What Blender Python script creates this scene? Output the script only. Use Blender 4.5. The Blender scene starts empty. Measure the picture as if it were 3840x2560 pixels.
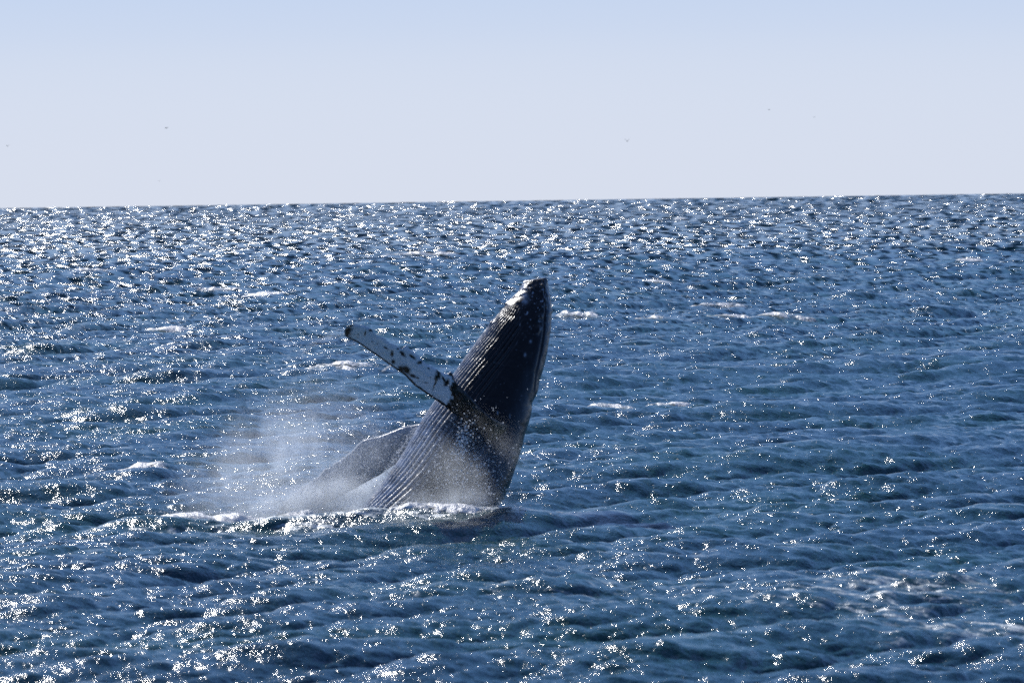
import bpy, math, random
import numpy as np
from mathutils import Matrix, Vector

R = math.radians
scene = bpy.context.scene
col = scene.collection

# ------------------------------------------------------------------ camera, sky, sun, exposure
FPX = 21333.0                       # focal length in pixels of the 3840 px wide photograph
CAM_H = 6.8
cam_data = bpy.data.cameras.new('camera')
cam_data.sensor_width = 36.0
cam_data.lens = 200.0
cam_data.clip_start = 0.5
cam_data.clip_end = 80000.0
cam = bpy.data.objects.new('camera', cam_data)
col.objects.link(cam)
CAM_ROT = Matrix.Rotation(R(90.0 - 1.42), 4, 'X') @ Matrix.Rotation(R(-0.83), 4, 'Z')
cam.matrix_world = Matrix.Translation((0, 0, CAM_H)) @ CAM_ROT
cam_data.dof.use_dof = True
cam_data.dof.focus_distance = 190.0
cam_data.dof.aperture_fstop = 3.0
scene.camera = cam

SUN_AZ, SUN_EL = -19.0, 33.0        # degrees: to the left of the view axis, above the horizon
world = bpy.data.worlds.new('World')
scene.world = world
world.use_nodes = True
wn = world.node_tree.nodes
wl = world.node_tree.links
for n in list(wn):
    wn.remove(n)
sky = wn.new('ShaderNodeTexSky')
sky.sky_type = 'NISHITA'
sky.sun_disc = False
sky.sun_elevation = R(SUN_EL)
sky.sun_rotation = R(SUN_AZ)
sky.altitude = 0
sky.air_density = 1.0
sky.dust_density = 0.3
sky.ozone_density = 2.0
tint = wn.new('ShaderNodeMix')
tint.data_type = 'RGBA'
tint.blend_type = 'MULTIPLY'
tint.inputs[0].default_value = 1.0
tint.inputs[7].default_value = (0.86, 0.92, 1.16, 1)      # the cool white balance of the picture
bg = wn.new('ShaderNodeBackground')
bg.inputs[1].default_value = 0.085
wo = wn.new('ShaderNodeOutputWorld')
wl.new(sky.outputs[0], tint.inputs[6])
# the pale band of thick air that lies over the horizon all round
geo = wn.new('ShaderNodeTexCoord')
sep = wn.new('ShaderNodeSeparateXYZ')
wl.new(geo.outputs['Generated'], sep.inputs[0])
band = wn.new('ShaderNodeValToRGB')
band.color_ramp.interpolation = 'B_SPLINE'
e = band.color_ramp.elements
e[0].position = 0.0; e[0].color = (.74, .81, .96, 1)
e[1].position = 1.0; e[1].color = (.05, .20, .70, 1)
for ps, cc in ((0.025, (.735, .81, .97, 1)), (0.06, (.705, .795, .97, 1)), (0.13, (.33, .55, .97, 1)), (0.35, (.12, .35, .90, 1))):
    k = e.new(ps); k.color = cc
zz = wn.new('ShaderNodeMath'); zz.operation = 'MULTIPLY'; zz.inputs[1].default_value = 2.0
wl.new(sep.outputs[2], zz.inputs[0])
wl.new(zz.outputs[0], band.inputs[0])
fade = wn.new('ShaderNodeMapRange')
fade.inputs[1].default_value = 0.02; fade.inputs[2].default_value = 0.8
fade.inputs[3].default_value = 0.95; fade.inputs[4].default_value = 0.0
wl.new(sep.outputs[2], fade.inputs[0])
mixb = wn.new('ShaderNodeMix'); mixb.data_type = 'RGBA'
wl.new(fade.outputs[0], mixb.inputs[0])
wl.new(tint.outputs[2], mixb.inputs[6])
scl = wn.new('ShaderNodeVectorMath'); scl.operation = 'SCALE'; scl.inputs['Scale'].default_value = 10.5
wl.new(band.outputs[0], scl.inputs[0])
wl.new(scl.outputs[0], mixb.inputs[7])
wl.new(mixb.outputs[2], bg.inputs[0])
wl.new(bg.outputs[0], wo.inputs[0])

sun_data = bpy.data.lights.new('sun', 'SUN')
sun_data.energy = 5.0
sun_data.angle = R(0.5)
sun_data.color = (1.0, 0.975, 0.94)
sun = bpy.data.objects.new('sun', sun_data)
col.objects.link(sun)
SUN_DIR = Vector((math.sin(R(SUN_AZ)) * math.cos(R(SUN_EL)), math.cos(R(SUN_AZ)) * math.cos(R(SUN_EL)), math.sin(R(SUN_EL))))
sun.rotation_euler = SUN_DIR.to_track_quat('Z', 'Y').to_euler()
sun.location = (-20, 60, 60)

scene.view_settings.view_transform = 'Standard'
scene.view_settings.look = 'None'
scene.view_settings.exposure = 0.0
scene.view_settings.gamma = 1.0
scene.view_settings.use_curve_mapping = False
scene.cycles.use_denoising = False
scene.cycles.sample_clamp_direct = 80.0
scene.cycles.sample_clamp_indirect = 4.0
scene.cycles.max_bounces = 6
scene.cycles.volume_bounces = 1
scene.cycles.caustics_reflective = False
scene.cycles.caustics_refractive = False

# ------------------------------------------------------------------ helpers
rng = np.random.default_rng(7)
random.seed(7)
M3 = np.array(CAM_ROT.to_3x3())

def W(px, py, dist):
    """the point where the ray through pixel (px, py) of the photograph meets the plane y = dist"""
    d = M3 @ np.array([(px - 1920.0) / FPX, (1280.0 - py) / FPX, -1.0])
    return np.array([0, 0, CAM_H]) + d * (dist / d[1])

def WG(px, py, z=0.0):
    """the point where the ray meets the level z"""
    d = M3 @ np.array([(px - 1920.0) / FPX, (1280.0 - py) / FPX, -1.0])
    return np.array([0, 0, CAM_H]) + d * ((z - CAM_H) / d[2])

def mesh_from(name, verts, faces, mat, smooth=True, parent=None):
    me = bpy.data.meshes.new(name)
    verts = np.asarray(verts, dtype=np.float32)
    faces = np.asarray(faces, dtype=np.int32)
    me.vertices.add(len(verts))
    me.vertices.foreach_set('co', verts.ravel())
    k = faces.shape[1]
    me.loops.add(faces.size)
    me.loops.foreach_set('vertex_index', faces.ravel())
    me.polygons.add(len(faces))
    me.polygons.foreach_set('loop_start', np.arange(0, faces.size, k, dtype=np.int32))
    me.polygons.foreach_set('loop_total', np.full(len(faces), k, dtype=np.int32))
    me.update(calc_edges=True)
    if smooth:
        me.polygons.foreach_set('use_smooth', np.ones(len(faces), dtype=bool))
    if mat:
        me.materials.append(mat)
    o = bpy.data.objects.new(name, me)
    col.objects.link(o)
    if parent:
        o.parent = parent
    return o

def set_attr(o, name, vals):
    a = o.data.attributes.new(name, 'FLOAT', 'POINT')
    a.data.foreach_set('value', np.asarray(vals, dtype=np.float32).ravel())

def tag(o, label=None, cat=None, group=None, kind=None):
    if label: o['label'] = label
    if cat: o['category'] = cat
    if group: o['group'] = group
    if kind: o['kind'] = kind
    return o

def new_mat(name):
    m = bpy.data.materials.new(name)
    m.use_nodes = True
    nt = m.node_tree
    for n in list(nt.nodes):
        nt.nodes.remove(n)
    out = nt.nodes.new('ShaderNodeOutputMaterial')
    return m, nt, out

class NB:
    """short hand for building node trees"""
    def __init__(s, nt): s.nt = nt
    def n(s, t, **kw):
        nd = s.nt.nodes.new(t)
        for k, v in kw.items(): setattr(nd, k, v)
        return nd
    def l(s, a, b): s.nt.links.new(a, b)
    def math(s, op, a, b=None, c=None, clamp=False):
        nd = s.n('ShaderNodeMath', operation=op, use_clamp=clamp)
        for i, v in enumerate((a, b, c)):
            if v is None: continue
            if hasattr(v, 'is_linked'): s.l(v, nd.inputs[i])
            else: nd.inputs[i].default_value = v
        return nd.outputs[0]
    def attr(s, name): return s.n('ShaderNodeAttribute', attribute_name=name).outputs['Fac']
    def noise(s, vec, scale, detail=3.0, rough=0.5, dist=0.0):
        nd = s.n('ShaderNodeTexNoise')
        nd.inputs['Scale'].default_value = scale
        nd.inputs['Detail'].default_value = detail
        nd.inputs['Roughness'].default_value = rough
        nd.inputs['Distortion'].default_value = dist
        if vec is not None: s.l(vec, nd.inputs['Vector'])
        return nd.outputs['Fac']
    def mapping(s, vec, rot=(0, 0, 0), scale=(1, 1, 1), loc=(0, 0, 0)):
        nd = s.n('ShaderNodeMapping')
        nd.inputs['Rotation'].default_value = rot
        nd.inputs['Scale'].default_value = scale
        nd.inputs['Location'].default_value = loc
        s.l(vec, nd.inputs['Vector'])
        return nd.outputs[0]
    def ramp(s, v, a, b, lo=0.0, hi=1.0):
        nd = s.n('ShaderNodeMapRange', interpolation_type='SMOOTHSTEP')
        nd.inputs[1].default_value = a; nd.inputs[2].default_value = b
        nd.inputs[3].default_value = lo; nd.inputs[4].default_value = hi
        s.l(v, nd.inputs[0])
        return nd.outputs[0]
    def mixc(s, f, a, b):
        nd = s.n('ShaderNodeMix', data_type='RGBA')
        for i, v in ((0, f), (6, a), (7, b)):
            if hasattr(v, 'is_linked'): s.l(v, nd.inputs[i])
            else: nd.inputs[i].default_value = v
        return nd.outputs[2]

# ------------------------------------------------------------------ the sea surface
WIND = R(-38.0)                     # travel direction of the waves, from +x
class Tile:
    """a periodic patch of wind sea made from its wave spectrum"""
    def __init__(s, L, N, lmin, lmax, rms, spread, seed, wind=WIND, chop=1.0, slope_pow=4.0):
        r = np.random.default_rng(seed)
        k1 = np.fft.fftfreq(N, 1.0 / N) * 2 * np.pi / L
        kx, ky = np.meshgrid(k1, k1, indexing='ij')
        k = np.hypot(kx, ky); k[0, 0] = 1
        lam = 2 * np.pi / k
        c = (kx * math.cos(wind) + ky * math.sin(wind)) / k
        P = k ** -slope_pow * (np.abs(c) ** spread + 0.012)
        P *= 1 / (1 + np.exp(-(lam - lmin) / (lmin * 0.15))) * 1 / (1 + np.exp((lam - lmax) / (lmax * 0.15)))
        P[0, 0] = 0
        H = np.sqrt(P) * (r.normal(size=(N, N)) + 1j * r.normal(size=(N, N)))
        h = np.fft.ifft2(H).real
        f = rms / h.std()
        s.L, s.N, s.lam = L, N, math.sqrt(lmin * lmax)
        s.h = (h * f).astype(np.float32)
        s.dx = (np.fft.ifft2(-1j * kx / k * H).real * f * chop).astype(np.float32)
        s.dy = (np.fft.ifft2(-1j * ky / k * H).real * f * chop).astype(np.float32)
        s.sx = (np.fft.ifft2(1j * kx * H).real * f).astype(np.float32)
        s.sy = (np.fft.ifft2(1j * ky * H).real * f).astype(np.float32)
        s.slope = math.sqrt((np.fft.ifft2(1j * kx * H).real * f).var() + (np.fft.ifft2(1j * ky * H).real * f).var())
        s.lmin = lmin
    def sample(s, x, y, rot, slopes=False):
        cr, sr = math.cos(rot), math.sin(rot)
        u = (x * cr + y * sr) / s.L * s.N
        v = (-x * sr + y * cr) / s.L * s.N
        iu = np.floor(u).astype(np.int64); iv = np.floor(v).astype(np.int64)
        fu = (u - iu).astype(np.float32); fv = (v - iv).astype(np.float32)
        iu %= s.N; iv %= s.N
        ju = (iu + 1) % s.N; jv = (iv + 1) % s.N
        def g(a):
            return (a[iu, iv] * (1 - fu) + a[ju, iv] * fu) * (1 - fv) + (a[iu, jv] * (1 - fu) + a[ju, jv] * fu) * fv
        if slopes:
            b, c = g(s.sx), g(s.sy)
            return b * cr - c * sr, b * sr + c * cr
        a, b, c = g(s.h), g(s.dx), g(s.dy)
        return a, b * cr - c * sr, b * sr + c * cr

TILES = [
    (Tile(211.0, 512, 5.0, 60.0, 0.16, 10, 3, chop=1.4, slope_pow=4.2), 0.0),
    (Tile(47.3, 512, 1.0, 7.0, 0.115, 9, 5, chop=1.5, slope_pow=3.9), 0.03),
    (Tile(11.9, 512, 0.18, 1.3, 0.027, 4, 9, chop=0.8, slope_pow=3.6), -0.04),
]
D0 = 125.0                          # distance of the whale

SWELLS = [(-2.7, D0 - 3.0, 2.3, 0.75, R(10), 0.30), (-7.0, D0 - 3.6, 3.6, 0.8, R(8), 0.20),
          (0.6, D0 - 3.2, 2.6, 0.7, R(-6), 0.09), (-1.2, D0 - 0.2, 2.4, 1.1, 0.0, 0.10)]
def local_swell(x, y):
    """the single waves seen round the whale"""
    x = x.astype(np.float32); y = y.astype(np.float32)
    h = np.zeros_like(x)
    for cx, cy, sx, sy, rot, amp in SWELLS:
        c, s_ = math.cos(rot), math.sin(rot)
        u = ((x - cx) * c + (y - cy) * s_) / sx
        v = (-(x - cx) * s_ + (y - cy) * c) / sy
        h += amp * np.exp(-u * u - np.where(v > 0, v * v * 0.5, v * v))
    return h

def sea(x, y, cell):
    """height and sideways shift of the water at rest position x, y on a mesh of that cell size"""
    h = np.zeros(x.shape, np.float32); dx = np.zeros_like(h); dy = np.zeros_like(h)
    lost = np.full(x.shape, 0.0, np.float32)
    for t, rot in TILES:
        f = np.clip((t.lam / np.maximum(cell, 1e-3) - 0.8) / 1.8, 0, 1)
        m = f > 0
        a = np.zeros_like(h); b = np.zeros_like(h); c = np.zeros_like(h)
        a[m], b[m], c[m] = t.sample(x[m], y[m], rot)
        h += a * f; dx += b * f; dy += c * f
        lost += t.slope ** 2 * (1 - f * f)
    calm = 1 - 0.6 * np.exp(-((x + 2.0) / 5.5) ** 2 - ((y - D0 + 1.5) / 4.0) ** 2).astype(np.float32)
    h *= calm
    h *= 1 - 0.35 * np.clip((np.hypot(x, y) - 350) / 600, 0, 1).astype(np.float32)
    h += local_swell(x, y)
    return h, dx, dy, lost

def lost_slopes(x, y, cell):
    """slope of the waves too small for the mesh, kept as a tilt of the shading normal"""
    sx = np.zeros(x.shape, np.float32); sy = np.zeros_like(sx)
    for t, rot in TILES:
        f = np.clip((t.lam / np.maximum(cell, 1e-3) - 0.8) / 1.8, 0, 1)
        m = f < 1
        b, c = t.sample(x[m], y[m], rot, True)
        g = np.sqrt(1 - f[m] ** 2)
        g *= 1.0 + 0.6 * np.clip((np.hypot(x[m], y[m]) - 200) / 800, 0, 1)
        sx[m] += b * g; sy[m] += c * g
    return sx, sy

STREAKS = [(3080, 2330, 300, 2.6, 1.0), (3450, 2250, 420, 3.2, 0.75), (3700, 2380, 260, 2.2, 0.9), (3560, 2395, 260, 1.6, 0.7), (2000, 2245, 420, 2.6, 0.5), (1450, 2270, 360, 2.0, 0.35),
           (1650, 1935, 330, 1.8, 1.1), (1100, 1950, 330, 1.8, 1.0), (2050, 1920, 150, 1.2, 0.5), (1900, 2050, 200, 1.5, 0.35),
           (600, 1985, 260, 1.6, 0.7), (2850, 1205, 300, 5.0, 0.8), (2150, 1195, 260, 5.0, 0.8), (2560, 1095, 300, 7.0, 0.6), (1250, 1390, 230, 5.0, 0.7)]

def build_sea():
    # rings
    rows = [2.0]
    while rows[-1] < 74.0: rows.append(rows[-1] * 1.04 + 0.1)
    rows = [r for r in rows if r < 74.0] + [74.0]
    d = 74.0
    while d < 60000.0:
        d += 0.085 * (d / 80.0) ** 1.36 if d < 400 else 0.761 * (d / 400.0) ** 2
        rows.append(d)
    rows = np.array(rows)
    # spokes
    fine = np.linspace(-6.2, 6.2, 501)
    a = 6.2; st = fine[1] - fine[0]; outer = []
    while a < 178.0:
        st = min(st * 1.18, 7.0); a += st; outer.append(min(a, 180.0))
    outer = np.array([o for o in outer if o < 179.0])
    az = np.concatenate([-outer[::-1], fine, outer])
    daz = np.gradient(az)
    A, D = np.meshgrid(np.radians(az), rows, indexing='xy')
    dr = np.gradient(rows)
    cell = np.maximum(np.radians(daz)[None, :] * D * 0.8, dr[:, None] * 0.55)
    x = (np.sin(A) * D); y = (np.cos(A) * D)
    h, dx, dy, lost = sea(x, y, cell)
    n_r, n_a = D.shape
    P = np.stack([x + dx, y + dy, h], -1).reshape(-1, 3)
    i = np.arange(n_r - 1)[:, None] * n_a + np.arange(n_a)[None, :]
    j = np.arange(n_r - 1)[:, None] * n_a + (np.arange(n_a)[None, :] + 1) % n_a
    F = np.stack([i, j, j + n_a, i + n_a], -1).reshape(-1, 4)[:, ::-1]
    print('sea rows', n_r, 'cols', n_a, 'faces', len(F), 'lost', [t.slope for t, _ in TILES])
    o = mesh_from('sea', P, F, sea_material())
    set_attr(o, 'lost', np.sqrt(lost))
    print('slopes', [round(t.slope, 3) for t, _ in TILES])
    sx, sy = lost_slopes(x, y, cell)
    far = np.clip((D - 300) / 300, 0, 1)
    def patchy(a):          # far off, tilted facets hang together along the crests
        b_ = a.copy()
        for k in (1,): b_ += np.roll(a, k, 1) * (1 - k * 0.3) + np.roll(a, -k, 1) * (1 - k * 0.3)
        c_ = b_ + np.roll(b_, 1, 0)
        c_ *= a[400:].std() / c_[400:].std()
        return a * (1 - far) + c_ * far
    sx, sy = patchy(sx), patchy(sy)
    # at grazing view the small waves mostly show the sides that face the boat
    face = 0.20 * np.clip((D - 150) / 700, 0, 1) * np.clip(np.sqrt(lost) / 0.3, 0, 1)
    sx += face * np.sin(A); sy += face * np.cos(A)
    foam = np.zeros(x.shape, np.float32)
    for px, py, w, dep, st_ in STREAKS:
        c = WG(px, py)
        k = math.hypot(c[0], c[1]) / FPX
        foam += st_ * np.exp(-((x - c[0]) / (w * k)) ** 2 - ((y - c[1]) / dep) ** 2)
    set_attr(o, 'foam', np.clip(foam, 0, 1.2))
    set_attr(o, 'slope_x', sx); set_attr(o, 'slope_y', sy)
    tag(o, 'dark blue choppy sea glittering in the sun up to the horizon', kind='structure')
    return o

def sea_material():
    m, nt, out = new_mat('sea_water')
    b = NB(nt)
    geo = b.n('ShaderNodeNewGeometry')
    pos = geo.outputs['Position']
    tilt = b.n('ShaderNodeCombineXYZ')
    b.l(b.attr('slope_x'), tilt.inputs[0]); b.l(b.attr('slope_y'), tilt.inputs[1])
    sub = b.n('ShaderNodeVectorMath', operation='SUBTRACT')
    b.l(geo.outputs['Normal'], sub.inputs[0]); b.l(tilt.outputs[0], sub.inputs[1])
    nrm = b.n('ShaderNodeVectorMath', operation='NORMALIZE')
    b.l(sub.outputs[0], nrm.inputs[0])
    p = b.n('ShaderNodeBsdfPrincipled')
    p.inputs['IOR'].default_value = 1.333
    v = b.mapping(pos, rot=(0, 0, R(38)), scale=(1.0, 0.55, 1.0))
    n1 = b.noise(v, 5.0, 4.0, 0.60)
    n2 = b.noise(v, 17.0, 3.0, 0.6)
    h = b.math('MULTIPLY_ADD', n1, 0.064, b.math('MULTIPLY', n2, 0.016))
    bump = b.n('ShaderNodeBump')
    bump.inputs['Strength'].default_value = 1.0
    bump.inputs['Distance'].default_value = 1.0
    b.l(h, bump.inputs['Height'])
    b.l(nrm.outputs[0], bump.inputs['Normal'])
    b.l(bump.outputs[0], p.inputs['Normal'])
    big = b.noise(pos, 0.11, 3.0)
    c = b.mixc(b.ramp(big, 0.35, 0.7), (0.001, 0.040, 0.056, 1), (0.001, 0.058, 0.046, 1))
    # old foam lying in streaks on the water
    fa = b.attr('foam')
    vf = b.mapping(pos, rot=(0, 0, R(-20)), scale=(0.38, 0.75, 1.0))
    fn = b.noise(vf, 2.4, 7.0, 0.66, 1.2)
    fm = b.ramp(b.math('MULTIPLY_ADD', fa, 0.16, fn), 0.61, 0.78)
    fm = b.math('MULTIPLY', fm, b.ramp(fa, 0.02, 0.3))
    c = b.mixc(b.math('MULTIPLY', fa, 0.5, clamp=True), c, (0.02, 0.085, 0.09, 1))
    c = b.mixc(b.math('MULTIPLY', fm, 0.75), c, (0.70, 0.78, 0.82, 1))
    b.l(c, p.inputs['Base Color'])
    lost = b.attr('lost')
    r = b.math('MULTIPLY_ADD', lost, 0.10, 0.115)
    r = b.math('MULTIPLY_ADD', fm, 0.5, r, clamp=True)
    b.l(r, p.inputs['Roughness'])
    b.l(p.outputs[0], out.inputs[0])
    return m

build_sea()

def smooth_noise(u, v, seed, octaves=4):
    """value noise on a torus free grid, vectorised"""
    r = np.random.default_rng(seed)
    T = r.random((256, 256)).astype(np.float32)
    o = np.zeros(np.shape(u), np.float32); amp = 0.5; tot = 0
    for k in range(octaves):
        a = np.asarray(u) * 2 ** k + 17.3 * k; b = np.asarray(v) * 2 ** k + 5.1 * k
        ia = np.floor(a).astype(int); ib = np.floor(b).astype(int)
        fa = a - ia; fb = b - ib
        fa = fa * fa * (3 - 2 * fa); fb = fb * fb * (3 - 2 * fb)
        g = lambda i, j: T[i % 256, j % 256]
        o += amp * ((g(ia, ib) * (1 - fa) + g(ia + 1, ib) * fa) * (1 - fb) + (g(ia, ib + 1) * (1 - fa) + g(ia + 1, ib + 1) * fa) * fb)
        tot += amp; amp *= 0.5
    return o / tot

def spline(pts, t):
    """Catmull-Rom through pts at parameter t (0 .. len-1)"""
    P = np.asarray(pts, float)
    n = len(P)
    t = np.clip(np.asarray(t, float), 0, n - 1 - 1e-6)
    i = np.floor(t).astype(int); f = (t - i)
    f = f.reshape(f.shape + (1,) * (P.ndim - 1))
    p0 = P[np.maximum(i - 1, 0)]; p1 = P[i]; p2 = P[np.minimum(i + 1, n - 1)]; p3 = P[np.minimum(i + 2, n - 1)]
    return 0.5 * (2 * p1 + (p2 - p0) * f + (2 * p0 - 5 * p1 + 4 * p2 - p3) * f ** 2 + (3 * p1 - p0 - 3 * p2 + p3) * f ** 3)

def resample(pts, n):
    P = np.asarray(pts, float)
    dense = spline(P, np.linspace(0, len(P) - 1, 60 * len(P)))
    L = np.r_[0, np.cumsum(np.linalg.norm(np.diff(dense, axis=0), axis=1))]
    q = np.linspace(0, L[-1], n)
    return np.stack([np.interp(q, L, dense[:, k]) for k in range(P.shape[1])], 1)

def Wv(px, py, dist):
    """W for arrays"""
    v = np.stack([(px - 1920.0) / FPX, (1280.0 - py) / FPX, -np.ones_like(px)], -1) @ M3.T
    return np.array([0, 0, CAM_H]) + v * (dist / v[..., 1])[..., None]

# ------------------------------------------------------------------ the whale
def lean(py):
    """the body leans away from the boat: the head is farther than the belly"""
    return (1900.0 - py) / 170.0 * 0.78

BODY = [  # belly edge, back edge (where they stand in the photograph, at the whale's distance)
    (1964, 1055, 2049, 1042), (1951, 1082, 2056, 1072), (1932, 1104, 2062, 1110), (1906, 1131, 2066, 1155),
    (1879, 1166, 2067, 1205), (1844, 1210, 2062, 1262), (1806, 1261, 2050, 1330), (1768, 1312, 2034, 1395),
    (1732, 1363, 2014, 1455), (1690, 1422, 1999, 1520), (1652, 1478, 1984, 1580), (1612, 1536, 1966, 1640),
    (1576, 1593, 1950, 1700), (1535, 1663, 1930, 1765), (1487, 1740, 1906, 1830), (1440, 1808, 1878, 1885),
    (1393, 1867, 1843, 1935), (1342, 1927, 1800, 1985), (1290, 1985, 1750, 2040), (1245, 2050, 1680, 2110),
    (1235, 2130, 1590, 2170), (1260, 2210, 1480, 2225)]
NEAR_UP = [(1300, 1226), (1319, 1217), (1355, 1220), (1388, 1229), (1400, 1243), (1416, 1259), (1438, 1265), (1457, 1283), (1486, 1294),
    (1505, 1307), (1525, 1294), (1536, 1309), (1547, 1316), (1572, 1339), (1594, 1361), (1626, 1377), (1649, 1393), (1674, 1402),
    (1692, 1393), (1701, 1412), (1709, 1431), (1738, 1461), (1767, 1492), (1798, 1526), (1834, 1558), (1872, 1580), (1915, 1600)]
NEAR_LO = [(1290, 1240), (1295, 1259), (1314, 1271), (1342, 1285), (1362, 1299), (1393, 1320), (1422, 1340), (1454, 1363),
    (1486, 1385), (1518, 1407), (1537, 1427), (1556, 1446), (1585, 1466), (1614, 1487), (1639, 1503), (1665, 1522),
    (1696, 1546), (1728, 1572), (1760, 1602), (1790, 1640), (1830, 1690), (1880, 1730)]
FAR_UP = [(1042, 1912), (1073, 1879), (1096, 1860), (1125, 1837), (1162, 1811), (1199, 1785), (1218, 1760), (1237, 1754),
    (1255, 1739), (1288, 1719), (1321, 1693), (1349, 1663), (1372, 1648), (1415, 1639), (1461, 1623), (1508, 1604),
    (1564, 1592), (1640, 1570)]
FAR_LO = [(1036, 1926), (1060, 1946), (1087, 1946), (1125, 1935), (1181, 1904), (1255, 1872), (1307, 1843), (1344, 1824),
    (1386, 1800), (1429, 1777), (1475, 1745), (1530, 1725), (1620, 1700)]
PATCHES = [(170, 195, 44, 62, 10), (440, 183, 28, 14, 0), (205, 125, 30, 14, 0), (620, 390, 30, 11, 30), (690, 450, 19, 34, 0), (760, 405, 14, 12, 0),
    (815, 460, 46, 18, 50), (930, 495, 46, 15, 35), (1015, 560, 30, 19, -25), (705, 550, 23, 22, 0), (850, 645, 62, 36, 40),
    (800, 640, 50, 20, 40), (940, 722, 44, 18, 20), (990, 742, 28, 10, 10), (1235, 700, 26, 58, -15), (1200, 800, 12, 62, 18),
    (1215, 740, 24, 44, 10), (1300, 760, 14, 62, -32), (520, 340, 12, 5, 0), (460, 315, 15, 5, 0), (290, 230, 8, 9, 0),
    (288, 270, 9, 6, 0), (375, 220, 9, 34, 10), (1090, 798, 34, 7, 5), (1120, 630, 14, 8, 20), (630, 685, 10, 5, 0),
    (1380, 700, 40, 22, 25), (1330, 800, 40, 30, -60), (1145, 733, 9, 5, 0)]

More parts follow.
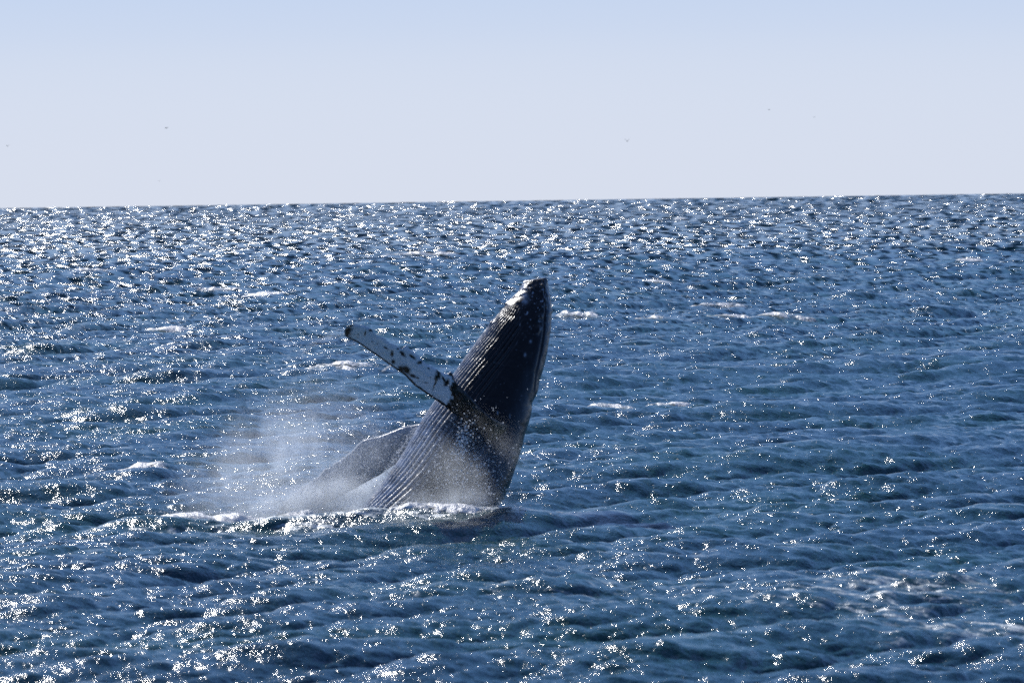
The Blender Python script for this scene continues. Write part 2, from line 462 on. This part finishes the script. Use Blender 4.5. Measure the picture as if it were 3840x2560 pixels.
def whale_body():
    ns, nf = 420, 560
    B = np.asarray(BODY, float)
    st = np.concatenate([np.linspace(0, 1, 24)[:-1] ** 1.5, np.linspace(1, len(B) - 1, ns - 23)])
    E = spline(B, st)
    phi = np.linspace(0, 2 * np.pi, nf, endpoint=False)
    Lx, Ly, Rx, Ry = [E[:, k][:, None] for k in range(4)]
    cx, cy = (Lx + Rx) / 2, (Ly + Ry) / 2
    hx, hy = (Rx - Lx) / 2, (Ry - Ly) / 2
    ha = np.hypot(hx, hy)
    S, F = np.meshgrid(st, phi, indexing='ij')
    Fd = np.degrees(F)
    c, s_ = np.cos(F), np.sin(F)
    # the head is rounder below the mouth, the upper jaw is a flatter plate
    depth = np.interp(S, [0, 1, 3, 6, 10, 14, 17, 21], [0.30, 0.40, 0.52, 0.72, 0.98, 1.12, 1.18, 0.7])
    # radial displacement in metres
    twist = np.interp(S, [0, 4, 5, 9, 11, 14, 17, 21], [-10, -4, 2, 23, 31, 42, 56, 66])
    u = Fd - twist
    per = 360.0 / 52
    ph = (u / per) % 1.0
    bound = np.interp(S, [2.5, 4, 5, 8, 10, 12, 14, 16, 18], [125, 100, 90, 94, 98, 104, 110, 108, 108])
    m = 1 / (1 + np.exp(-(Fd - bound) / 2.2)) * 1 / (1 + np.exp((Fd - 262) / 4.0))
    m = m * np.clip((S - 3.2) / 1.2, 0, 1)
    wob = smooth_noise(S * 1.3, Fd / 14.0, 31, 3)
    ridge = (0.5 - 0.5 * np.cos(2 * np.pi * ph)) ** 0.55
    amp = np.interp(S, [3, 5, 8, 12, 16], [0.020, 0.050, 0.068, 0.068, 0.065]) * (0.85 + 0.3 * wob)
    amp = amp * (0.85 + 0.3 * smooth_noise(np.floor(u / per) * 3.7, S * 0.25, 77, 1))
    disp = m * amp * (ridge - 0.6)
    # mouth line
    fm = np.interp(S, [0, 1, 4, 7, 8.6], [52, 50, 44, 34, 16])
    mm = np.clip((8.7 - S) / 0.6, 0, 1)
    for sg in (1, -1):
        dd = ((Fd - (fm if sg > 0 else 360 - fm)) / 3.2)
        disp = disp - mm * 0.022 * np.exp(-dd * dd)
        dd2 = ((Fd - (fm + 10 if sg > 0 else 350 - fm)) / 7.0)
        disp = disp + mm * 0.012 * np.exp(-dd2 * dd2)
    # bulge and notch behind the corner of the mouth
    dv = np.minimum(Fd, 360 - Fd)
    disp = disp + 0.03 * np.exp(-((S - 8.1) / 0.35) ** 2 - (dv / 24) ** 2) - 0.03 * np.exp(-((S - 8.9) / 0.28) ** 2 - (dv / 26) ** 2)
    # splash guard and lumps along the back of the head
    disp = disp + 0.04 * np.exp(-((S - 3.2) / 0.22) ** 2 - (dv / 12) ** 2)
    # lumps on the head
    r = np.random.default_rng(5)
    for _ in range(46):
        s0 = r.uniform(0.6, 5.2); f0 = r.choice([r.normal(58, 7), r.normal(172, 26), r.normal(302, 7)])
        w = r.uniform(0.10, 0.2) * 0.8
        sc = np.interp(s0, [0, 3, 6], [0.30, 0.5, 0.7])
        disp = disp + r.uniform(0.012, 0.035) * np.exp(-((S - s0) * 0.27 / w / 0.5) ** 2 - (np.radians(Fd - f0) * sc / (w * 0.5)) ** 2)
    # blunt, uneven chin
    n1 = smooth_noise(S * 2.2, Fd / 22.0, 12, 4) - 0.5
    disp = disp + n1 * np.interp(S, [0, 3, 8, 21], [0.05, 0.035, 0.02, 0.03])
    k = 1 + disp / (ha / 170.0)
    kd = 1 + disp / depth
    # squarer jaw section at the head
    e = np.interp(S, [0, 4, 10, 21], [0.86, 0.92, 1.0, 1.0])
    cc = np.sign(c) * np.abs(c) ** e; ss = np.sign(s_) * np.abs(s_) ** e
    px = cx + hx * cc * k
    py = cy + hy * cc * k
    yo = -depth * ss * kd
    P = Wv(px, py, D0 + lean(py) + yo)
    V = P.reshape(-1, 3)
    i = (np.arange(ns)[:-1, None] * nf + np.arange(nf)[None, :])
    j = (np.arange(ns)[:-1, None] * nf + (np.arange(nf)[None, :] + 1) % nf)
    Fq = np.stack([i, j, j + nf, i + nf], -1).reshape(-1, 4)
    # caps by shrinking rings
    def cap(ring, flip, rise):
        nonlocal V, Fq
        ids = ring
        cen = V[ids].mean(0)
        for f in (0.975, 0.9, 0.72, 0.4, 0.08):
            base = len(V)
            nv = cen + (V[ring] - cen) * f + np.array(rise) * (1 - f * f) ** 0.5
            V = np.vstack([V, nv])
            nid = base + np.arange(nf)
            q = np.stack([ids, np.roll(ids, -1), np.roll(nid, -1), nid], -1)
            Fq = np.vstack([Fq, q[:, ::-1] if flip else q])
            ids = nid
    cap(np.arange(nf), True, (0.0, 0.02, 0.02))
    cap(np.arange(nf) + (ns - 1) * nf, False, (-0.1, 0.0, -0.3))
    # pigment: 0 black, 1 white; pale scars and chin marks
    pale = np.zeros(len(V), np.float32)
    g = np.zeros((ns, nf), np.float32)
    sn = smooth_noise(S * 6.0, Fd / 5.0, 41, 3)
    g += np.clip((sn - 0.70) * 9, 0, 1) * np.clip((5.5 - S) / 2, 0, 1) * 0.6
    for x0, y0, a, b in ((1963, 1072, 12, 15), (1966, 1108, 13, 11), (1970, 1131, 9, 8), (1990, 1280, 4, 5), (1969, 1330, 4, 6), (2028, 1236, 2, 2), (1866, 1548, 2, 6), (1912, 1560, 2, 7)):
        ang = R(-45)
        ux = (px - x0) * math.cos(ang) - (py - y0) * math.sin(ang) * -1; uy = (px - x0) * math.sin(ang) * -1 * -1 + (py - y0) * math.cos(ang)
        g += 0.55 * np.exp(-((px - x0) / a) ** 2 - ((py - y0) / b) ** 2) * (s_ > 0) * (0.5 + sn)
    g += 0.12 * np.clip((smooth_noise(S * 9, Fd / 4.0, 55, 3) - 0.74) * 8, 0, 1)
    # pale throat and belly skin, with sunlit streaks painted in: crests whiter, grooves darker
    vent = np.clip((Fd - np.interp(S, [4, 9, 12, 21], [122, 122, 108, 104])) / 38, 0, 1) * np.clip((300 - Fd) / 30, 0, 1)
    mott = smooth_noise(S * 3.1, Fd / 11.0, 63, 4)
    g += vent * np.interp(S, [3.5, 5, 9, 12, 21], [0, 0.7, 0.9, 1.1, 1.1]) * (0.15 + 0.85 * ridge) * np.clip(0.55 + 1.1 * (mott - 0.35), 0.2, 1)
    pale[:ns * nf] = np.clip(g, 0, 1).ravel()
    return V, Fq, pale, (px, py)

def flipper(up, lo, yo_tip, yo_root, thick, near):
    n, nw = 300, 56
    U = resample(up, n); L = resample(lo, n)
    t = np.linspace(0, 1, n)
    ang = np.linspace(0, 2 * np.pi, nw * 2, endpoint=False)
    T, A = np.meshgrid(t, ang, indexing='ij')
    w = 0.5 - 0.5 * np.cos(A)                       # 0 upper edge, 1 lower edge
    side = np.sign(np.sin(A))                        # +1 towards the camera
    prof = np.abs(np.sin(A)) ** 0.9 * (1.15 - 0.55 * w)
    close = np.clip(T / 0.05, 0, 1) ** 0.5
    px = U[:, 0][:, None] * (1 - w) + L[:, 0][:, None] * w
    py = U[:, 1][:, None] * (1 - w) + L[:, 1][:, None] * w
    th = thick * (0.45 + 0.9 * T) * close
    lump = smooth_noise(T * 26, w * 5, 91 if near else 92, 3) - 0.5
    yo = yo_tip + (yo_root - yo_tip) * T ** 1.1 - side * prof * th * (1 + 0.2 * lump) - 0.03 * lump * close + 0.22 * (w - 0.5)
    if near: yo = yo + 0.7 * np.clip((T - 0.88) / 0.12, 0, 1) ** 2
    P = Wv(px, py, D0 + yo)
    nf = nw * 2
    V = P.reshape(-1, 3)
    i = (np.arange(n)[:-1, None] * nf + np.arange(nf)[None, :])
    j = (np.arange(n)[:-1, None] * nf + (np.arange(nf)[None, :] + 1) % nf)
    F = np.stack([i, j, j + nf, i + nf], -1).reshape(-1, 4)
    # close the tip
    c0 = V[:nf].mean(0); base = len(V)
    V = np.vstack([V, c0 + (V[:nf] - c0) * 0.1 ])
    ids = np.arange(nf); nid = base + ids
    F = np.vstack([F, np.stack([np.roll(ids, -1), ids, nid, np.roll(nid, -1)], -1)])
    if near:
        X = (px - 1250) * 3.136; Y = (py - 1180) * 3.136
        nz = smooth_noise(X / 26, Y / 26, 15, 4) - 0.5
        nz2 = smooth_noise(X / 9, Y / 9, 16, 3) - 0.5
        black = np.zeros_like(X)
        for x0, y0, a, b, rot in PATCHES:
            cr, sr = math.cos(R(rot)), math.sin(R(rot))
            uu = ((X - x0) * cr + (Y - y0) * sr) / a; vv = (-(X - x0) * sr + (Y - y0) * cr) / b
            black = np.maximum(black, np.clip(1.6 - np.hypot(uu, vv) * 1.1 + nz * 1.1 + nz2 * 0.5, 0, 1))
        black = np.maximum(black, np.clip((w - 0.90 + 0.05 * nz) * 30, 0, 1))
        # black root, edge running across the blade
        bx = np.interp(Y, [640, 770, 860, 980, 1070, 1150], [1420, 1395, 1345, 1385, 1310, 1330])
        black = np.maximum(black, np.clip((X - bx + nz * 90 + nz2 * 60) / 26, 0, 1))
        pale = 1 - black
        pale = np.where(X > bx + 60, np.clip((nz2 + nz * 0.6 - 0.22) * 9, 0, 1) * 0.25 * (X < 1700), pale)
        pale = pale * (1 - 0.1 * np.clip(nz * 3, 0, 1))
    else:
        nz = smooth_noise(px / 12, py / 12, 19, 4)
        pale = 0.36 + 0.25 * nz
    pv = np.zeros(len(V), np.float32); pv[:n * nf] = pale.ravel()
    return V, F, pv

def whale_material():
    m, nt, out = new_mat('wet_whale_skin')
    b = NB(nt)
    p = b.n('ShaderNodeBsdfPrincipled')
    pos = b.n('ShaderNodeNewGeometry').outputs['Position']
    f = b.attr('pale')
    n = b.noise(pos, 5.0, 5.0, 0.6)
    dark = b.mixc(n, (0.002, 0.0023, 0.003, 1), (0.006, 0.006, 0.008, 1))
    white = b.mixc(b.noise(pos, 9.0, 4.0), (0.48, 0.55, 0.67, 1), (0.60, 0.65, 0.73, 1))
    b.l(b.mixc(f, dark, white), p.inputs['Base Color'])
    b.l(b.ramp(n, 0.3, 0.7, 0.27, 0.34), p.inputs['Roughness'])
    p.inputs['IOR'].default_value = 1.42
    bump = b.n('ShaderNodeBump')
    bump.inputs['Distance'].default_value = 1.0
    h = b.math('MULTIPLY_ADD', b.noise(pos, 26.0, 4.0, 0.65), 0.004, b.math('MULTIPLY', b.noise(pos, 6.0, 2.0), 0.012))
    b.l(h, bump.inputs['Height'])
    b.l(bump.outputs[0], p.inputs['Normal'])
    b.l(p.outputs[0], out.inputs[0])
    return m

def build_whale():
    V, F, pale, grid = whale_body()
    parts = [(V, F, pale),
             flipper(NEAR_UP, NEAR_LO, -0.9, lean(1650) - 0.95, 0.085, True),
             flipper(FAR_UP, FAR_LO, lean(1900) + 2.0, lean(1650) + 0.35, 0.08, False)]
    off = 0; vs, fs, ps = [], [], []
    for v, f, q in parts:
        vs.append(v); fs.append(f + off); ps.append(q); off += len(v)
    o = mesh_from('humpback_whale', np.vstack(vs), np.vstack(fs), whale_material())
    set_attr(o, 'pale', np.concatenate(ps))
    tag(o, 'black humpback whale breaching upright with one white flipper raised', 'whale')
    return o, grid

whale, whale_grid = build_whale()

# ------------------------------------------------------------------ white water
def cell_at(d):
    dr = 0.085 * (d / 80.0) ** 1.36 if d < 400 else 0.761 * (d / 400.0) ** 2
    return max(R(0.0248) * d * 0.8, dr * 0.55)

def foam_material(name, scale, lo, hi, alpha=1.0):
    m, nt, out = new_mat(name)
    b = NB(nt)
    pos = b.n('ShaderNodeNewGeometry').outputs['Position']
    n = b.noise(b.mapping(pos, scale=(1.0, 0.5, 1.3)), scale, 6.0, 0.65, 0.4)
    a = b.ramp(b.math('ADD', n, b.math('MULTIPLY', b.attr('cover'), 0.6)), lo, hi, 0.0, alpha)
    p = b.n('ShaderNodeBsdfPrincipled')
    p.inputs['Roughness'].default_value = 0.38
    p.inputs['IOR'].default_value = 1.5
    b.l(b.mixc(n, (0.86, 0.88, 0.90, 1), (0.95, 0.95, 0.95, 1)), p.inputs['Base Color'])
    bump = b.n('ShaderNodeBump'); bump.inputs['Distance'].default_value = 1.0
    b.l(b.math('MULTIPLY', n, 0.07), bump.inputs['Height'])
    b.l(bump.outputs[0], p.inputs['Normal'])
    tl = b.n('ShaderNodeBsdfTranslucent'); tl.inputs[0].default_value = (0.85, 0.88, 0.9, 1)
    mx = b.n('ShaderNodeMixShader'); mx.inputs[0].default_value = 0.3
    b.l(p.outputs[0], mx.inputs[1]); b.l(tl.outputs[0], mx.inputs[2])
    tr = b.n('ShaderNodeBsdfTransparent')
    mx2 = b.n('ShaderNodeMixShader')
    b.l(a, mx2.inputs[0]); b.l(tr.outputs[0], mx2.inputs[1]); b.l(mx.outputs[0], mx2.inputs[2])
    b.l(mx2.outputs[0], out.inputs[0])
    return m

def foam_patch(px, py, wpx, hpx, dep, seed, slant=0.0, n=(90, 26), dist=None):
    """a lumpy ridge of broken water; px, py its middle in the photograph"""
    if dist is None:            # sit on the highest crest close by
        best = None
        for dy_ in np.linspace(-12, 12, 41) if py > 900 else np.linspace(-5, 5, 31):
            c = WG(px, py + dy_)
            xs = np.array([c[0] - 0.3, c[0], c[0] + 0.3]); ys = np.full(3, c[1])
            v = float(sea(xs, ys, np.full(3, cell_at(c[1]), np.float32))[0].mean()) - abs(dy_) * 0.004
            if best is None or v > best[0]: best = (v, c)
        c = best[1]
    else:
        c = W(px, py, dist)
    d = math.hypot(c[0], c[1])
    hw = wpx * d / FPX / 2 * (1.6 if dist is None else 1.0); hh = hpx * d / FPX
    U, V = np.meshgrid(np.linspace(-1, 1, n[0]), np.linspace(-1, 1, n[1]), indexing='ij')
    x = c[0] + U * hw; y = c[1] + V * dep + U * slant
    h, dx, dy, _ = sea(x, y, np.full(x.shape, cell_at(d), np.float32))
    n1 = smooth_noise(x * 2.2 / max(hh * 1.2, 0.5) + seed, y * 1.6, seed, 4)
    prof = smooth_noise(U * 4 + seed, np.zeros_like(U), seed + 3, 2)          # uneven height along the crest
    env = np.clip(1 - np.abs(U) ** 2.5, 0, 1) * np.clip(1 - V * V, 0, 1) ** 0.7
    h = h + 0.7 * hh * env * (0.15 + 1.1 * n1) * np.clip(prof * 2.2 - 0.35, 0.15, 1.2) + 0.04 * env - 0.08 * (1 - env)
    cover = env * (0.5 + 0.8 * prof) - 0.15
    P = np.stack([x + dx, y + dy, h], -1).reshape(-1, 3)
    i = (np.arange(n[0] - 1)[:, None] * n[1] + np.arange(n[1] - 1)[None, :])
    F = np.stack([i, i + n[1], i + n[1] + 1, i + 1], -1).reshape(-1, 4)
    return P, F, cover.ravel()

def foam_object(name, patches, mat, label):
    vs, fs, cs, off = [], [], [], 0
    for k, a in enumerate(patches):
        P, F, c = foam_patch(*a[:5], seed=11 + k * 5, **(a[5] if len(a) > 5 else {}))
        vs.append(P); fs.append(F + off); cs.append(c); off += len(P)
    o = mesh_from(name, np.vstack(vs), np.vstack(fs), mat)
    set_attr(o, 'cover', np.concatenate(cs))
    tag(o, label, 'foam', kind='stuff')
    return o

FOAM = foam_material('white_foam', 6.0, 0.74, 0.92)
foam_object('whitecaps', [   # (px, py, width px, height px, depth m)
    (1575, 972, 230, 18, 3.0), (2540, 830, 110, 9, 6.0), (350, 1012, 120, 15, 3.0), (840, 1105, 190, 18, 2.0), (1000, 1110, 200, 13, 2.0),
    (2165, 1190, 140, 24, 1.6), (2390, 1205, 170, 18, 1.6), (2740, 1200, 170, 11, 1.6), (2900, 1206, 200, 11, 1.4, dict(slant=-1.2)),
    (2670, 1160, 180, 12, 2.0), (2480, 1092, 190, 9, 2.0, dict(slant=-1.5)), (1270, 1388, 190, 11, 1.2), (1370, 1402, 200, 7, 1.0, dict(slant=-1.5)),
    (3640, 980, 90, 7, 3.0), (2270, 1540, 150, 15, 1.0), (2480, 1525, 150, 10, 1.0, dict(slant=-0.7)), (640, 1235, 260, 14, 1.4), (520, 1760, 190, 15, 0.9)],  # the last foam ridge stands in for a cluster of sun glints
    FOAM, 'broken white crests of small waves scattered over the far sea')
foam_object('splash_foam', [
    (1600, 1905, 330, 15, 0.45, dict(dist=D0 - 2.9, n=(200, 40))), (1730, 1920, 330, 16, 0.5, dict(dist=D0 - 3.1, n=(200, 40))), (1880, 1922, 160, 12, 0.4, dict(dist=D0 - 2.0)),
    (1180, 1915, 400, 34, 0.8, dict(dist=D0 - 0.4, n=(200, 40))), (900, 1945, 420, 22, 0.7, dict(dist=D0 - 1.2, n=(200, 40))), (1350, 1900, 260, 38, 0.6, dict(dist=D0 + 0.2, n=(140, 40))),
    (700, 1965, 330, 14, 0.7, dict(dist=D0 - 1.8, n=(160, 40)))],
    foam_material('splash_white', 4.5, 0.60, 0.80), 'line of white foam where the whale and its lower flipper leave the water')

# spray in the air
def mist_material(dens, stretch, lo, hi, power):
    m, nt, out = new_mat('spray')
    b = NB(nt)
    tc = b.n('ShaderNodeTexCoord').outputs['Object']
    ln = b.n('ShaderNodeVectorMath', operation='LENGTH'); b.l(tc, ln.inputs[0])
    fall = b.math('POWER', b.math('SUBTRACT', 1.0, ln.outputs['Value'], clamp=True), power)
    pos = b.n('ShaderNodeNewGeometry').outputs['Position']
    n = b.noise(b.mapping(pos, rot=(0, R(-28), 0), scale=stretch), 1.0, 5.0, 0.62, 0.5)
    n = b.ramp(n, lo, hi)
    v = b.n('ShaderNodeVolumePrincipled')
    v.inputs['Color'].default_value = (0.84, 0.91, 1.0, 1)
    v.inputs['Anisotropy'].default_value = 0.45
    b.l(b.math('MULTIPLY', b.math('MULTIPLY', fall, n), dens), v.inputs['Density'])
    b.l(v.outputs[0], out.inputs['Volume'])
    return m

def plume(px, py, dist, rx, ry, rz, rot, dens, label, stretch=(2.0, 1.2, 0.7), lo=0.3, hi=0.72, power=1.8):
    import bmesh
    me = bpy.data.meshes.new('spray_mist')
    bm = bmesh.new(); bmesh.ops.create_icosphere(bm, subdivisions=3, radius=1.0); bm.to_mesh(me); bm.free()
    me.materials.append(mist_material(dens, stretch, lo, hi, power))
    o = bpy.data.objects.new('spray_mist', me)
    col.objects.link(o)
    o.location = W(px, py, dist)
    k = dist / FPX
    o.scale = (rx * k, ry, rz * k)
    o.rotation_euler = (0, R(rot), 0)
    tag(o, label, 'spray', 'spray drifting round the whale', kind='stuff')
    return o

plume(1030, 1760, D0 + 0.8, 560, 2.2, 330, -35, 0.8, 'wide thin veil of spray drifting left of the whale')
plume(1150, 1880, D0 + 0.6, 330, 1.0, 95, -14, 7.0, 'dense white spray lying over the tip of the lower flipper')
plume(1380, 1830, D0 + 2.6, 220, 0.8, 130, -40, 9.0, 'bluish white spray in the gap between belly and lower flipper')
plume(1700, 1780, D0 - 1.7, 340, 0.9, 280, -25, 0.5, 'haze of spray hanging before the lower half of the body', lo=0.1)
plume(1290, 1770, D0 + 0.3, 330, 0.7, 120, -33, 0.65, 'pale veil of spray running off the lower flipper', lo=0.15)
plume(1870, 1710, D0 - 1.3, 190, 0.7, 120, 35, 0.45, 'puff of spray blowing off the root of the raised flipper')
plume(1700, 1880, D0 - 1.8, 320, 0.6, 80, 0, 2.0, 'low band of spray along the foot of the body')
plume(1905, 1885, D0 - 0.3, 110, 0.7, 70, 25, 1.2, 'small puff of spray at the right foot of the body')
plume(1240, 1262, D0 + 0.5, 130, 0.3, 30, -12, 0.7, 'faint wisp of spray trailing off the tip of the raised flipper')

def drop_cloud():
    r = np.random.default_rng(23)
    C, S = [], []
    def blob(n, px, py, sx, sy, d, sd, smin, smax, rot=0.0, lim=None):
        a = r.normal(size=n) * sx; c = r.normal(size=n) * sy
        cr, sr = math.cos(R(rot)), math.sin(R(rot))
        x = px + a * cr - c * sr; y = py + a * sr + c * cr
        dd = d + r.normal(size=n) * sd
        y = np.minimum(y, 1925 - r.random(n) * 10)
        C.append(Wv(x, y, dd)); S.append(smin * (smax / smin) ** (r.random(n) ** 1.8))
    def line(n, pts, jx, d0, d1, smin, smax):
        q = resample(pts, n)
        x = q[:, 0] + r.normal(size=n) * jx; y = q[:, 1] + r.normal(size=n) * jx * 0.8
        C.append(Wv(x, y, np.linspace(d0, d1, n) + r.normal(size=n) * 0.05)); S.append(smin * (smax / smin) ** r.random(n))
    blob(2600, 1130, 1850, 190, 60, D0 + 0.4, 0.7, 0.004, 0.016, -18)
    blob(1800, 1000, 1730, 250, 130, D0 + 0.8, 1.2, 0.003, 0.011, -30)
    blob(900, 1180, 1500, 170, 120, D0 + 0.8, 1.2, 0.003, 0.009, -40)
    blob(1300, 1320, 1720, 120, 60, D0 - 0.2, 0.5, 0.004, 0.012, -30)
    blob(1300, 1690, 1740, 110, 100, D0 - 2.2, 0.4, 0.005, 0.017)
    blob(200, 1735, 1650, 16, 42, D0 - 2.0, 0.3, 0.008, 0.020, 15)
    blob(260, 1800, 1800, 55, 70, D0 - 2.1, 0.3, 0.007, 0.019)
    blob(700, 1600, 1900, 180, 14, D0 - 2.4, 0.3, 0.006, 0.018)
    blob(500, 1040, 1925, 200, 12, D0 - 1.6, 0.4, 0.006, 0.018, -5)
    blob(260, 1920, 1890, 40, 18, D0 - 0.8, 0.5, 0.004, 0.011)
    blob(160, 1230, 1265, 60, 12, D0, 0.3, 0.003, 0.008, -14)
    line(800, FAR_UP[:-1], 2.2, D0 + 1.8 + lean(1900), D0 + 0.7 + lean(1650), 0.006, 0.016)  # dense drops along the edge stand in for its bright wet highlight
    line(160, [(1432, 1392), (1450, 1380), (1470, 1368)], 2.0, D0, D0, 0.005, 0.012)
    line(700, [(1560, 1600), (1500, 1690), (1440, 1790), (1370, 1900)], 7.0, D0 - 0.2, D0 - 0.6, 0.004, 0.012)
    blob(2600, 1080, 1760, 230, 110, D0 + 0.6, 1.2, 0.003, 0.010, -32)
    blob(900, 850, 1850, 170, 70, D0 + 0.6, 1.2, 0.003, 0.010, -20)
    blob(1200, 1290, 1790, 150, 55, D0 - 0.1, 0.4, 0.004, 0.012, -33)
    for pts in ([(1230, 1700), (1180, 1610), (1150, 1500), (1160, 1400)], [(1120, 1800), (1040, 1690), (1000, 1570), (1010, 1480)], [(1060, 1880), (960, 1800), (900, 1700), (890, 1640)],
                [(1420, 1640), (1370, 1570), (1300, 1530)], [(1290, 1250), (1220, 1268), (1160, 1300), (1110, 1350)], [(1260, 1860), (1290, 1800), (1370, 1790)], [(1190, 1900), (1240, 1820), (1330, 1835)]):
        line(240, pts, 7.0, D0 + 0.4, D0 + 0.6, 0.003, 0.010)
    C = np.vstack(C); S = np.concatenate(S)
    # 20 triangle ball
    g = (1 + 5 ** 0.5) / 2
    iv = np.array([(-1, g, 0), (1, g, 0), (-1, -g, 0), (1, -g, 0), (0, -1, g), (0, 1, g), (0, -1, -g), (0, 1, -g), (g, 0, -1), (g, 0, 1), (-g, 0, -1), (-g, 0, 1)]) / math.hypot(1, g)
    it = np.array([(0, 11, 5), (0, 5, 1), (0, 1, 7), (0, 7, 10), (0, 10, 11), (1, 5, 9), (5, 11, 4), (11, 10, 2), (10, 7, 6), (7, 1, 8), (3, 9, 4), (3, 4, 2), (3, 2, 6), (3, 6, 8), (3, 8, 9), (4, 9, 5), (2, 4, 11), (6, 2, 10), (8, 6, 7), (9, 8, 1)])
    V = (C[:, None, :] + iv[None] * S[:, None, None]).reshape(-1, 3)
    F = (it[None] + 12 * np.arange(len(C))[:, None, None]).reshape(-1, 3)
    m, nt, out = new_mat('flying_water')
    b = NB(nt)
    p = b.n('ShaderNodeBsdfPrincipled')
    pos = b.n('ShaderNodeNewGeometry').outputs['Position']
    b.l(b.mixc(b.noise(pos, 30.0), (0.75, 0.78, 0.82, 1), (0.92, 0.93, 0.94, 1)), p.inputs['Base Color'])
    p.inputs['Roughness'].default_value = 0.2
    tl = b.n('ShaderNodeBsdfTranslucent'); tl.inputs[0].default_value = (0.95, 0.95, 0.95, 1)
    mx = b.n('ShaderNodeMixShader'); mx.inputs[0].default_value = 0.6
    b.l(p.outputs[0], mx.inputs[1]); b.l(tl.outputs[0], mx.inputs[2])
    b.l(mx.outputs[0], out.inputs[0])
    o = mesh_from('water_drops', V, F, m)
    tag(o, 'bright drops of water flying round the belly and lower flipper', 'water drops', kind='stuff')
drop_cloud()

# ------------------------------------------------------------------ birds
def bird_mesh():
    """gull seen from afar: tapered body, head, tail and two bent wings of real thickness"""
    vs, fs = [], []
    def loft(rings):
        base = len(vs)
        k = len(rings[0])
        for rg in rings: vs.extend(rg)
        for a in range(len(rings) - 1):
            for c in range(k):
                d = (c + 1) % k
                fs.append((base + a * k + c, base + a * k + d, base + (a + 1) * k + d, base + (a + 1) * k + c))
    rings = []
    for yy, rr in ((-0.26, 0.012), (-0.18, 0.045), (-0.05, 0.075), (0.10, 0.07), (0.18, 0.04), (0.23, 0.042), (0.27, 0.022), (0.31, 0.005)):
        rings.append([(rr * math.cos(q), yy, rr * 0.9 * math.sin(q)) for q in np.linspace(0, 2 * np.pi, 8, endpoint=False)])
    loft(rings)
    return vs, fs, loft

def wing_mesh(side, lift):
    vs, fs = [], []
    for k, (xx, zz, ch, fw) in enumerate(((0.03, 0.02, 0.17, 0.05), (0.22, 0.02 + lift * 0.6, 0.16, 0.08), (0.42, 0.02 + lift, 0.12, 0.05), (0.62, 0.02 + lift * 0.8, 0.03, -0.06))):
        th = 0.016 * (1 - 0.2 * k)
        vs += [(side * xx, fw, zz), (side * xx, fw - ch * 0.4, zz + th), (side * xx, fw - ch, zz), (side * xx, fw - ch * 0.4, zz - th)]
    for a in range(3):
        for c in range(4):
            d = (c + 1) % 4
            fs.append((a * 4 + c, a * 4 + d, (a + 1) * 4 + d, (a + 1) * 4 + c))
    return vs, fs

def build_birds():
    m, nt, out = new_mat('dark_feathers')
    b = NB(nt)
    p = b.n('ShaderNodeBsdfPrincipled')
    p.inputs['Roughness'].default_value = 0.8
    b.l(b.mixc(b.noise(b.n('ShaderNodeTexCoord').outputs['Object'], 8.0), (0.10, 0.10, 0.11, 1), (0.20, 0.20, 0.22, 1)), p.inputs['Base Color'])
    b.l(p.outputs[0], out.inputs[0])
    spots = [(624, 480, 800, 0.06, 70, 'small dark seabird gliding high at the upper left of the sky'),
             (2352, 530, 800, 0.34, 20, 'seabird with both wings raised in the sky above the whale'),
             (28, 549, 1150, 0.30, 40, 'small seabird low in the sky at the far left edge'),
             (598, 680, 1500, 0.30, 25, 'tiny seabird just above the horizon on the left'),
             (2884, 412, 1200, 0.08, 60, 'highest of the tiny seabirds in the right half of the sky'),
             (3053, 440, 1500, 0.16, 35, 'rightmost tiny pale seabird in the sky')]
    for px, py, d, lift, yaw, lab in spots:
        d *= 1.2
        e = bpy.data.objects.new('seabird', None)
        col.objects.link(e)
        e.location = W(px, py, d)
        e.rotation_euler = (0, 0, R(yaw))
        tag(e, lab, 'bird', 'seabirds in the sky')
        vs, fs, _ = bird_mesh()
        mesh_from('body', vs, fs, m, parent=e)
        for sd in (-1, 1):
            v2, f2 = wing_mesh(sd, lift)
            mesh_from('wing', v2, f2, m, parent=e)
build_birds()
